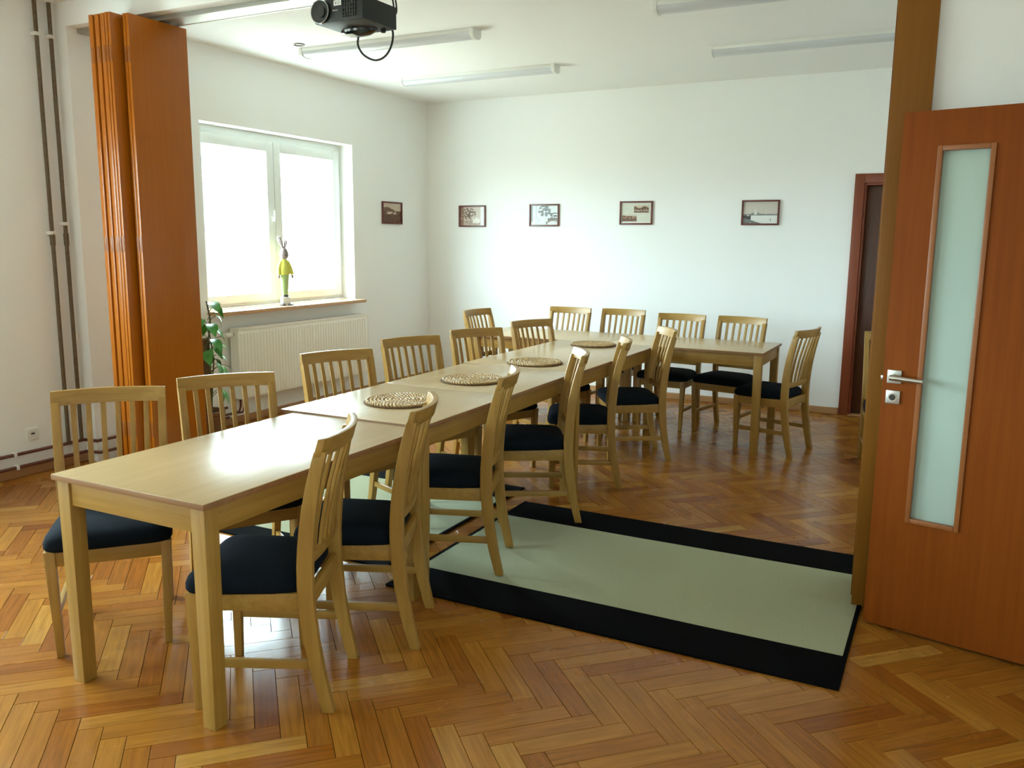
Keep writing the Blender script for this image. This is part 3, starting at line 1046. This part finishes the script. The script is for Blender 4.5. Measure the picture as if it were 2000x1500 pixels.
def make_light():
    t = empty('ceiling_light')
    sec = [(-0.058, 0.0), (-0.058, -0.027), (0.058, -0.027), (0.058, 0.0)]
    MB().prism(sec, -LX / 2 + 0.02, LX / 2 - 0.02, 'x').build('housing', 'white_metal', t, bevel=0.003)
    pr = [(0.054 * math.cos(R(a)), -0.027 - 0.042 * math.sin(R(a)) ** 0.8) for a in range(0, 181, 15)]
    MB().prism(pr, -LX / 2 + 0.025, LX / 2 - 0.025, 'x').build('diffuser', 'diffuser', t, angle=25)
    for s in (-1, 1):
        a, b = sorted((s * (LX / 2 - 0.03), s * LX / 2))
        ec = [(0.062 * math.cos(R(q)), -0.027 - 0.047 * math.sin(R(q)) ** 0.7) for q in range(0, 181, 15)] + [(-0.062, 0.0), (0.062, 0.0)]
        MB().prism(ec, a, b, 'x').build('end_cap', 'white_metal', t, bevel=0.002)
    return t


lt = make_light()
for i, (x, y, lab) in enumerate(((-3.915, 5.50, 'ceiling strip light just behind the projector'), (-3.91, 6.86, 'ceiling strip light near the window corner of the back wall'),
                                 (-1.02, 5.42, 'ceiling strip light at the top right edge of the photo'), (-1.02, 6.78, 'ceiling strip light ending behind the brown post'))):
    o = lt if i == 0 else copy_tree(lt)
    o.location = (x, y, ZC)
    tag(o, lab, 'light', 'fluorescent ceiling fittings')

# ------------------------------------------------------------------ projector
pj = empty('projector', (-2.548, 3.345, 2.5), R(-1.5))
tag(pj, 'black ceiling projector with a dangling cable loop', 'projector')
prof = [(-0.142, 0.02), (-0.13, 0.0), (0.142, 0.0), (0.142, 0.1), (-0.142, 0.1)]
MB().prism(prof, -0.125, 0.125, 'y').build('body', 'black_plastic', pj, bevel=0.006)
ring = []
le = MB()
le.tube([(-0.095, -0.12, 0.05), (-0.095, -0.134, 0.05)], 0.05, 32).build('lens_bezel', 'black_gloss', pj)
rg = MB()
rg.tube([(-0.095 + 0.05 * math.cos(2 * math.pi * i / 40), -0.135, 0.05 + 0.05 * math.sin(2 * math.pi * i / 40)) for i in range(40)], 0.0022, 6, close=True).build('lens_trim', 'grey_ring', pj)
ln = MB().tube([(-0.088, -0.12, 0.047), (-0.088, -0.14, 0.047)], 0.024, 28).build('lens', 'black_plastic', pj)
MB().tube([(-0.088 + 0.024 * math.cos(2 * math.pi * i / 32), -0.141, 0.047 + 0.024 * math.sin(2 * math.pi * i / 32)) for i in range(32)], 0.0034, 8, close=True).build('lens_ring', 'grey_ring', ln)
MB().lathe([(0.018, 0.0), (0.016, 0.003), (0.008, 0.006), (0.001, 0.007)], 24).build('lens_glass', 'lens_glass', ln)
lg = ln.children[1]
lg.location = (-0.088, -0.1395, 0.047)
lg.rotation_euler = (R(90), 0, 0)
# air vent grid: recess with bars
vt = bx((0.03, -0.1262, 0.015), (0.105, -0.1248, 0.092)).build('vent', 'black_gloss', pj)
for i in range(5):
    bx((0.03, -0.129, 0.018 + i * 0.0165), (0.105, -0.1262, 0.0215 + i * 0.0165)).build('vent_bar', 'black_plastic', vt)
for i in range(6):
    bx((0.03 + i * 0.0144, -0.129, 0.015), (0.033 + i * 0.0144, -0.1262, 0.092)).build('vent_bar', 'black_plastic', vt)
st = bx((-0.02, -0.1262, 0.068), (0.022, -0.1252, 0.09)).build('sticker', 'label_white', pj)
for pts in (((-0.013, 0.073), (-0.004, 0.085)), ((-0.013, 0.085), (-0.004, 0.073))):
    MB().tube([(pts[0][0], -0.1264, pts[0][1]), (pts[1][0], -0.1264, pts[1][1])], 0.0011, 6).build('printed_mark', 'label_ink', st)
MB().tube([(0.009 + 0.006 * math.cos(2 * math.pi * i / 20), -0.1264, 0.079 + 0.006 * math.sin(2 * math.pi * i / 20)) for i in range(20)], 0.001, 5, close=True).build('printed_mark', 'label_ink', st)
for i, wd in enumerate((0.006, 0.004, 0.005, 0.004, 0.005)):
    bx((-0.028 + i * 0.0062, -0.1258, 0.046), (-0.028 + i * 0.0062 + wd * 0.85, -0.1252, 0.0515)).build('brand_print', 'grey_ring', pj)
# underside: control hump, adjusting feet, white plate painting the highlight on the hump
MB().lathe([(0.085, 0.0), (0.08, -0.012), (0.055, -0.024), (0.01, -0.028)], 28, (-0.02, 0.05, 0.002), 1.2, 0.6).build('control_hump', 'black_gloss', pj)
bx((-0.085, 0.0, -0.0245), (-0.02, 0.05, -0.0235)).build('control_highlight', 'label_white', pj, bevel=0.0004)
MB().lathe([(0.012, 0), (0.012, -0.012), (0.008, -0.015)], 16, (0.09, 0.09, 0.001)).build('adjusting_foot', 'black_plastic', pj)
MB().lathe([(0.012, 0), (0.012, -0.012), (0.008, -0.015)], 16, (-0.11, -0.08, 0.02)).build('adjusting_foot', 'black_plastic', pj)
# ceiling mount
mt = MB().tube([(0.0, 0.0, 0.135), (0.0, 0.0, ZC - 2.5)], 0.018, 16).build('mount_pole', 'alu', pj)
MB().lathe([(0.07, 0.0), (0.07, 0.006), (0.02, 0.014)], 24, (0, 0, 0.1)).build('mount_plate', 'alu', pj)
MB().tube([(0.0, 0.0, 0.1), (0.0, 0.0, 0.15)], 0.03, 18).build('mount_joint', 'steel', mt)
MB().lathe([(0.02, -0.05), (0.06, -0.012), (0.06, 0.0)], 24, (0, 0, ZC - 2.5)).build('ceiling_rose', 'white_metal', mt)
for sx, sy in ((-1, -1), (1, -1), (1, 1), (-1, 1)):
    MB().tube([(0.02 * sx, 0.02 * sy, 0.12), (0.1 * sx, 0.09 * sy, 0.103)], 0.006, 8).build('mount_arm', 'alu', pj)


def spline(pts, n=10):
    P = [Vector(p) for p in pts]
    P = [P[0]] + P + [P[-1]]
    out = []
    for i in range(1, len(P) - 2):
        for j in range(n):
            t = j / n
            a, b_, c_, d = P[i - 1], P[i], P[i + 1], P[i + 2]
            out.append(0.5 * ((2 * b_) + (-a + c_) * t + (2 * a - 5 * b_ + 4 * c_ - d) * t * t + (-a + 3 * b_ - 3 * c_ + d) * t ** 3))
    out.append(P[-2])
    return out


MB().tube(spline([(0.075, 0.127, 0.05), (0.085, 0.17, 0.01), (0.075, 0.17, -0.055), (0.035, 0.17, -0.10), (-0.02, 0.165, -0.112), (-0.075, 0.15, -0.085), (-0.1, 0.14, -0.04), (-0.09, 0.135, 0.0), (-0.06, 0.127, 0.05)], 8), 0.005, 8).build('cable_loop', 'cable', pj)
for dx in (0.105, 0.12):
    MB().tube(spline([(dx, 0.124, 0.06), (dx + 0.004, 0.15, 0.1), (dx - 0.01, 0.12, 0.22), (0.03, 0.03, 0.45), (0.024, 0.0, 0.5)], 8), 0.004, 8).build('cable', 'cable', pj)


# ------------------------------------------------------------------ framed pictures
def picture(name, loc, rz, w_, h_, fn, label):
    t = empty('picture_frame', loc, rz)
    tag(t, label, 'picture', 'framed photographs on the walls')
    fw, fd = 0.016, 0.018
    for a, b in (((-w_ / 2, -fd, -h_ / 2), (-w_ / 2 + fw, 0, h_ / 2)), ((w_ / 2 - fw, -fd, -h_ / 2), (w_ / 2, 0, h_ / 2)),
                 ((-w_ / 2 + fw, -fd, h_ / 2 - fw), (w_ / 2 - fw, 0, h_ / 2)), ((-w_ / 2 + fw, -fd, -h_ / 2), (w_ / 2 - fw, 0, -h_ / 2 + fw))):
        bx(a, b).build('frame_rail', 'frame_red', t, bevel=0.002)
    nx_, ny_ = 60, 42
    vs, fs, cols = [], [], []
    a, b = w_ / 2 - fw, h_ / 2 - fw
    for j in range(ny_ + 1):
        for i in range(nx_ + 1):
            u, v = i / nx_, j / ny_
            vs.append((-a + 2 * a * u, -0.006, -b + 2 * b * v))
            cols.append((*fn(u, v), 1.0))
    W_ = nx_ + 1
    for j in range(ny_):
        for i in range(nx_):
            fs.append((j * W_ + i, j * W_ + i + 1, (j + 1) * W_ + i + 1, (j + 1) * W_ + i))
    me = bpy.data.meshes.new('photograph')
    me.from_pydata(vs, [], fs)
    at = me.color_attributes.new('ink', 'FLOAT_COLOR', 'POINT')
    at.data.foreach_set('color', [c for q in cols for c in q])
    me.materials.append(M['print'])
    o_ = bpy.data.objects.new('photograph', me)
    COL.objects.link(o_)
    o_.parent = t
    bx((-a - 0.002, -0.0045, -b - 0.002), (a + 0.002, 0.0, b + 0.002)).build('backing_board', 'bunny_white', t, smooth=False)


def nz(u, v, s=6.0, k=0.0):
    return 0.5 + 0.5 * mnoise.noise((u * s, v * s, k))


def mixc(a, b, t):
    t = max(0.0, min(1.0, t))
    return tuple(x + (y - x) * t for x, y in zip(a, b))


SEP_D, SEP_M, SEP_L = (0.07, 0.03, 0.018), (0.24, 0.12, 0.07), (0.62, 0.52, 0.42)
GRY_D, GRY_M, GRY_L = (0.04, 0.04, 0.04), (0.28, 0.29, 0.28), (0.72, 0.74, 0.71)


def pic_barn(u, v):
    line = 0.70 + 0.10 * math.sin(u * 5 + 0.6) + 0.06 * (nz(u, 0, 14, 1) - 0.5)
    if v > line:
        return mixc(SEP_L, (0.5, 0.33, 0.24), nz(u, v, 3, 2) * 0.5)
    if v > 0.45:
        c = mixc(SEP_D, SEP_M, nz(u, v, 10, 3))
        if 0.45 < v < 0.56 and 0.14 < u < 0.75 and nz(u, v, 9, 5) > 0.42:
            c = SEP_L
        return c
    return mixc(SEP_D, (0.17, 0.075, 0.045), nz(u, v, 7, 4))


def pic_street(u, v):
    if u > 0.84:
        return (0.78, 0.80, 0.74)
    c = mixc((0.55, 0.45, 0.38), SEP_L, nz(u, v, 5, 6))
    if v < 0.28:
        c = mixc(SEP_M, SEP_L, nz(u, v, 8, 7))
    d = math.hypot((u - 0.35) * 1.1, (v - 0.62))
    if d < 0.33 and nz(u, v, 12, 8) > 0.38 + d * 0.5:
        c = mixc(SEP_D, SEP_M, nz(u, v, 20, 9))
    if u < 0.14 and nz(u, v, 12, 10) > 0.3:
        c = SEP_M
    if 0.52 < u < 0.82 and v < 0.30 + 0.9 * (0.15 - abs(u - 0.68)) and v > 0.14:
        c = (0.75, 0.70, 0.62)
    return c


def pic_avenue(u, v):
    c = mixc((0.58, 0.64, 0.64), GRY_L, nz(u, v, 4, 11))
    d = math.hypot((u - 0.52) * 1.2, (v - 0.72))
    if d < 0.30 and nz(u, v, 11, 12) > 0.36 + d * 0.4:
        c = mixc(GRY_D, GRY_M, nz(u, v, 20, 13))
    if u > 0.72 and 0.3 < v < 0.62 and nz(u, v, 14, 14) > 0.45:
        c = mixc(GRY_D, (0.16, 0.15, 0.13), nz(u, v, 9, 1))
    if v < 0.34:
        c = mixc(GRY_L, GRY_M, 0.6 * nz(u, v, 6, 15))
        if u > 0.62 and v > 0.12 + (u - 0.62) * 0.1 and nz(u, v, 9, 16) > 0.4:
            c = (0.16, 0.12, 0.09)
    if abs(u - 0.2) < 0.012 and v > 0.3 or abs(u - 0.05) < 0.02 and v > 0.15:
        c = GRY_M
    if abs(u - 0.60) < 0.022 and 0.04 < v < 0.16:
        c = GRY_D
    return c


def pic_two(u, v):
    c = mixc((0.60, 0.60, 0.50), (0.68, 0.68, 0.58), nz(u, v, 5, 17))
    if 0.42 < u < 0.93 and 0.50 < v < 0.86:
        t = (v - 0.50) / 0.36
        c = (0.58, 0.48, 0.36) if t > 0.78 + 0.12 * math.sin(u * 18) else mixc(SEP_D, SEP_M, nz(u, v, 16, 18))
        if 0.25 < t < 0.5 and nz(u, v, 22, 19) > 0.55:
            c = (0.6, 0.5, 0.36)
    if 0.03 < u < 0.52 and 0.09 < v < 0.42:
        t = (v - 0.09) / 0.33
        c = (0.56, 0.48, 0.38) if t > 0.85 - 0.3 * u else mixc(SEP_D, SEP_M, nz(u, v, 16, 20))
        if 0.4 < t < 0.6 and nz(u, v, 22, 21) > 0.55:
            c = (0.52, 0.30, 0.18)
    if v < 0.06:
        c = (0.75, 0.76, 0.70)
    return c


def pic_castle(u, v):
    c = mixc((0.66, 0.62, 0.54), (0.50, 0.45, 0.40), 0.5 + 0.5 * (v - 0.6))
    hill = 0.42 + 0.10 * math.exp(-((u - 0.36) / 0.12) ** 2) + 0.02 * nz(u, 0, 20, 22)
    if v < hill:
        c = mixc(GRY_D, GRY_M, 0.4 + 0.6 * nz(u, v, 10, 23))
    if abs(u - 0.36) < 0.018 and v < 0.68 and v > 0.4 or abs(u - 0.36) < 0.05 and 0.42 < v < 0.54:
        c = (0.66, 0.66, 0.62)
    if v < 0.38:
        c = mixc((0.74, 0.75, 0.72), GRY_L, nz(u, v, 5, 24))
        if u < 0.22 and nz(u, v, 10, 25) > 0.35:
            c = GRY_D
    if v < 0.22 - 0.5 * (u - 0.1) ** 1 and u < 0.55:
        c = mixc(GRY_D, GRY_M, nz(u, v, 12, 26))
    if abs(u - 0.8) < 0.012 and 0.1 < v < 0.22:
        c = GRY_D
    return c


picture('a', (XW, 7.473, 1.812), R(90), 0.352, 0.228, pic_barn, 'small sepia photo of a barn, on the window wall')
for x, z, w_, fn, lab in ((-4.693, 1.796, 0.333, pic_street, 'brown-framed street photo with a white right margin'),
                          (-3.832, 1.802, 0.339, pic_avenue, 'brown-framed grey photo of trees along a road'),
                          (-2.833, 1.819, 0.338, pic_two, 'brown-framed print with two small sepia pictures'),
                          (-1.633, 1.814, 0.342, pic_castle, 'brown-framed grey photo of a hilltop tower, rightmost picture')):
    picture('b', (x, YB, z), 0.0, w_, 0.228, fn, lab)

# ------------------------------------------------------------------ wooden bunny on the sill
bn = empty('bunny_figurine', (-5.235, 5.785, WIN['z0']), R(63))
tag(bn, 'tall wooden bunny figurine in yellow jacket and green trousers on the sill', 'figurine')
MB().box((-0.035, -0.03, 0), (0.035, 0.03, 0.075)).build('base_block', 'bunny_white', bn, bevel=0.004)
for s in (-1, 1):
    MB().lathe([(0.001, 0.0), (0.024, 0.004), (0.026, 0.012), (0.014, 0.022), (0.001, 0.024)], 16, (s * 0.038, -0.028, 0.0), 1.0, 1.3).build('shoe', 'bunny_dark', bn)
MB().box((-0.022, -0.02, 0.072), (0.022, 0.02, 0.095)).build('ankle', 'bunny_dark', bn, bevel=0.004)
MB().lathe([(0.021, 0.09), (0.026, 0.11), (0.034, 0.18), (0.040, 0.26), (0.044, 0.30), (0.04, 0.305)], 20, (0, 0, 0), 1, 0.6).build('trousers', 'bunny_green', bn)
MB().lathe([(0.046, 0.27), (0.052, 0.285), (0.048, 0.33), (0.036, 0.38), (0.022, 0.41), (0.012, 0.415)], 22, (0, 0, 0), 1, 0.62).build('jacket', 'bunny_yellow', bn)
for s, hx in ((-1, -0.055), (1, 0.068)):
    a_ = MB().tube(spline([(s * 0.024, 0, 0.39), (s * 0.05, -0.004, 0.34), (hx, -0.008, 0.27)], 6), [0.016] * 6 + [0.0165] * 6 + [0.013], 12).build('arm', 'bunny_yellow', bn)
    MB().lathe([(0.001, -0.03), (0.009, -0.02), (0.011, -0.005), (0.008, 0.003)], 12, (hx, -0.008, 0.265)).build('paw', 'bunny_grey', a_)
MB().lathe([(0.004, 0.402), (0.029, 0.410), (0.040, 0.43), (0.041, 0.449), (0.034, 0.478), (0.020, 0.500), (0.004, 0.509)], 24, (0, 0, 0), 1, 0.85).build('head', 'bunny_grey', bn)
MB().lathe([(0.001, -0.006), (0.006, -0.003), (0.006, 0.003), (0.001, 0.006)], 12, (0.0, -0.0355, 0.436)).build('nose', 'bunny_dark', bn)
for s in (-1, 1):
    MB().lathe([(0.0005, -0.004), (0.003, 0.0), (0.0005, 0.004)], 8, (s * 0.013, -0.030, 0.464)).build('eye', 'bunny_dark', bn)
for pts, rs in (((( -0.006, 0, 0.495), (-0.018, 0, 0.53), (-0.036, 0.0, 0.572), (-0.043, 0, 0.596), (-0.045, 0, 0.602)), (0.008, 0.014, 0.019, 0.015, 0.004)),
                (((0.006, 0, 0.497), (0.012, 0, 0.52), (0.017, -0.002, 0.545), (0.019, -0.004, 0.567), (0.018, -0.004, 0.575)), (0.007, 0.012, 0.017, 0.012, 0.003))):
    e_ = MB().tube(pts, rs, 12).build('ear', 'bunny_grey', bn)
    c_ = [Vector(p) + Vector((0, -0.011, 0)) for p in pts[1:4]]
    MB().tube(c_, [0.003, 0.0095, 0.004], 8).build('inner_ear', 'bunny_inner', e_)

# ------------------------------------------------------------------ potted climbing plant
pl = empty('potted_plant', (-5.0, 4.615, 0))
tag(pl, 'leafy green climbing plant on a coir pole behind the folding partition', 'plant')
MB().lathe([(0.09, 0.0), (0.10, 0.01), (0.125, 0.20), (0.135, 0.21), (0.135, 0.235), (0.122, 0.235), (0.118, 0.2), (0.02, 0.2)], 28).build('pot', 'pot', pl)
MB().lathe([(0.118, 0.195), (0.1, 0.212), (0.02, 0.216)], 24).build('soil', 'soil', pl)
MB().lathe([(0.03, 0.2), (0.032, 0.3), (0.031, 0.6), (0.03, 0.78), (0.015, 0.79)], 14, (0.0, 0.02, 0)).build('moss_pole', 'moss', pl)
rl = random.Random(12)


def leaf_mesh(L, W, droop):
    m = MB()
    n_ = 8
    vs, fs = [], []
    for i in range(n_ + 1):
        t = i / n_
        wv = W * (math.sin(math.pi * min(1, t * 0.93 + 0.07)) ** 0.8) * (1.15 - 0.55 * t)
        if i == n_:
            wv = 0.0008
        x = L * t
        z = -droop * t * t * L
        for s, k in ((-1, 1.0), (-0.5, 0.55), (0, 0.0), (0.5, 0.55), (1, 1.0)):
            vs.append((x - (0.10 * L * abs(s) if i == 0 else 0), s * wv, z + 0.16 * wv * k))
    for i in range(n_):
        for j in range(4):
            fs.append((i * 5 + j, i * 5 + j + 1, (i + 1) * 5 + j + 1, (i + 1) * 5 + j))
    return m.add(vs, fs).mesh('leaf', 'leaf', angle=80)


lm_ = [leaf_mesh(0.125, 0.045, 0.5), leaf_mesh(0.10, 0.036, 0.35), leaf_mesh(0.085, 0.032, 0.8)]
stem_pts = []
leaves = [(1.06, -20, 5), (0.98, 15, 30), (0.95, 60, 35), (0.90, -30, 10), (0.86, 10, 20), (0.80, 30, 35), (0.78, -10, 15), (0.74, 60, 20), (0.72, 5, 25), (0.70, -50, 20), (0.66, 25, 10), (0.62, 90, 30),
          (0.60, -5, 35), (0.58, 50, 15), (0.57, 15, 5), (0.64, 140, 20), (0.76, 170, 25), (0.88, 150, 20), (0.93, -80, 25), (0.83, -90, 30), (0.68, -110, 20), (0.40, 10, 25), (0.38, 30, 60), (1.02, 90, 20), (0.7, 200, 20)]
MB().tube(spline([(0.04, 0.0, 0.2), (0.05, 0.02, 0.45), (0.035, 0.0, 0.7), (0.05, 0.03, 0.9), (0.03, 0.02, 1.07)], 8), 0.006, 8).build('stem', 'stem', pl)
MB().tube(spline([(-0.03, 0.0, 0.2), (0.0, 0.06, 0.45), (0.045, 0.05, 0.62), (0.03, 0.03, 0.85)], 8), 0.005, 8).build('stem', 'stem', pl)
for i, (z, az, pit) in enumerate(leaves):
    a = R(az)
    d = 0.05 + 0.05 * rl.random()
    base = Vector((0.035, 0.02, z - 0.05))
    tip = base + Vector((math.cos(a) * d, math.sin(a) * d, 0.055))
    so = MB().tube(spline([base, base + Vector((math.cos(a) * d * 0.5, math.sin(a) * d * 0.5, 0.04)), tip], 5), 0.0025, 6).build('leaf_stalk', 'stem', pl)
    lo = bpy.data.objects.new('leaf', lm_[i % 3])
    COL.objects.link(lo)
    lo.parent = pl
    lo.location = tip
    lo.rotation_euler = (R(rl.uniform(-25, 25)), R(pit), a)
    s_ = rl.uniform(0.85, 1.15)
    lo.scale = (s_, s_, s_)

bpy.context.view_layer.update()
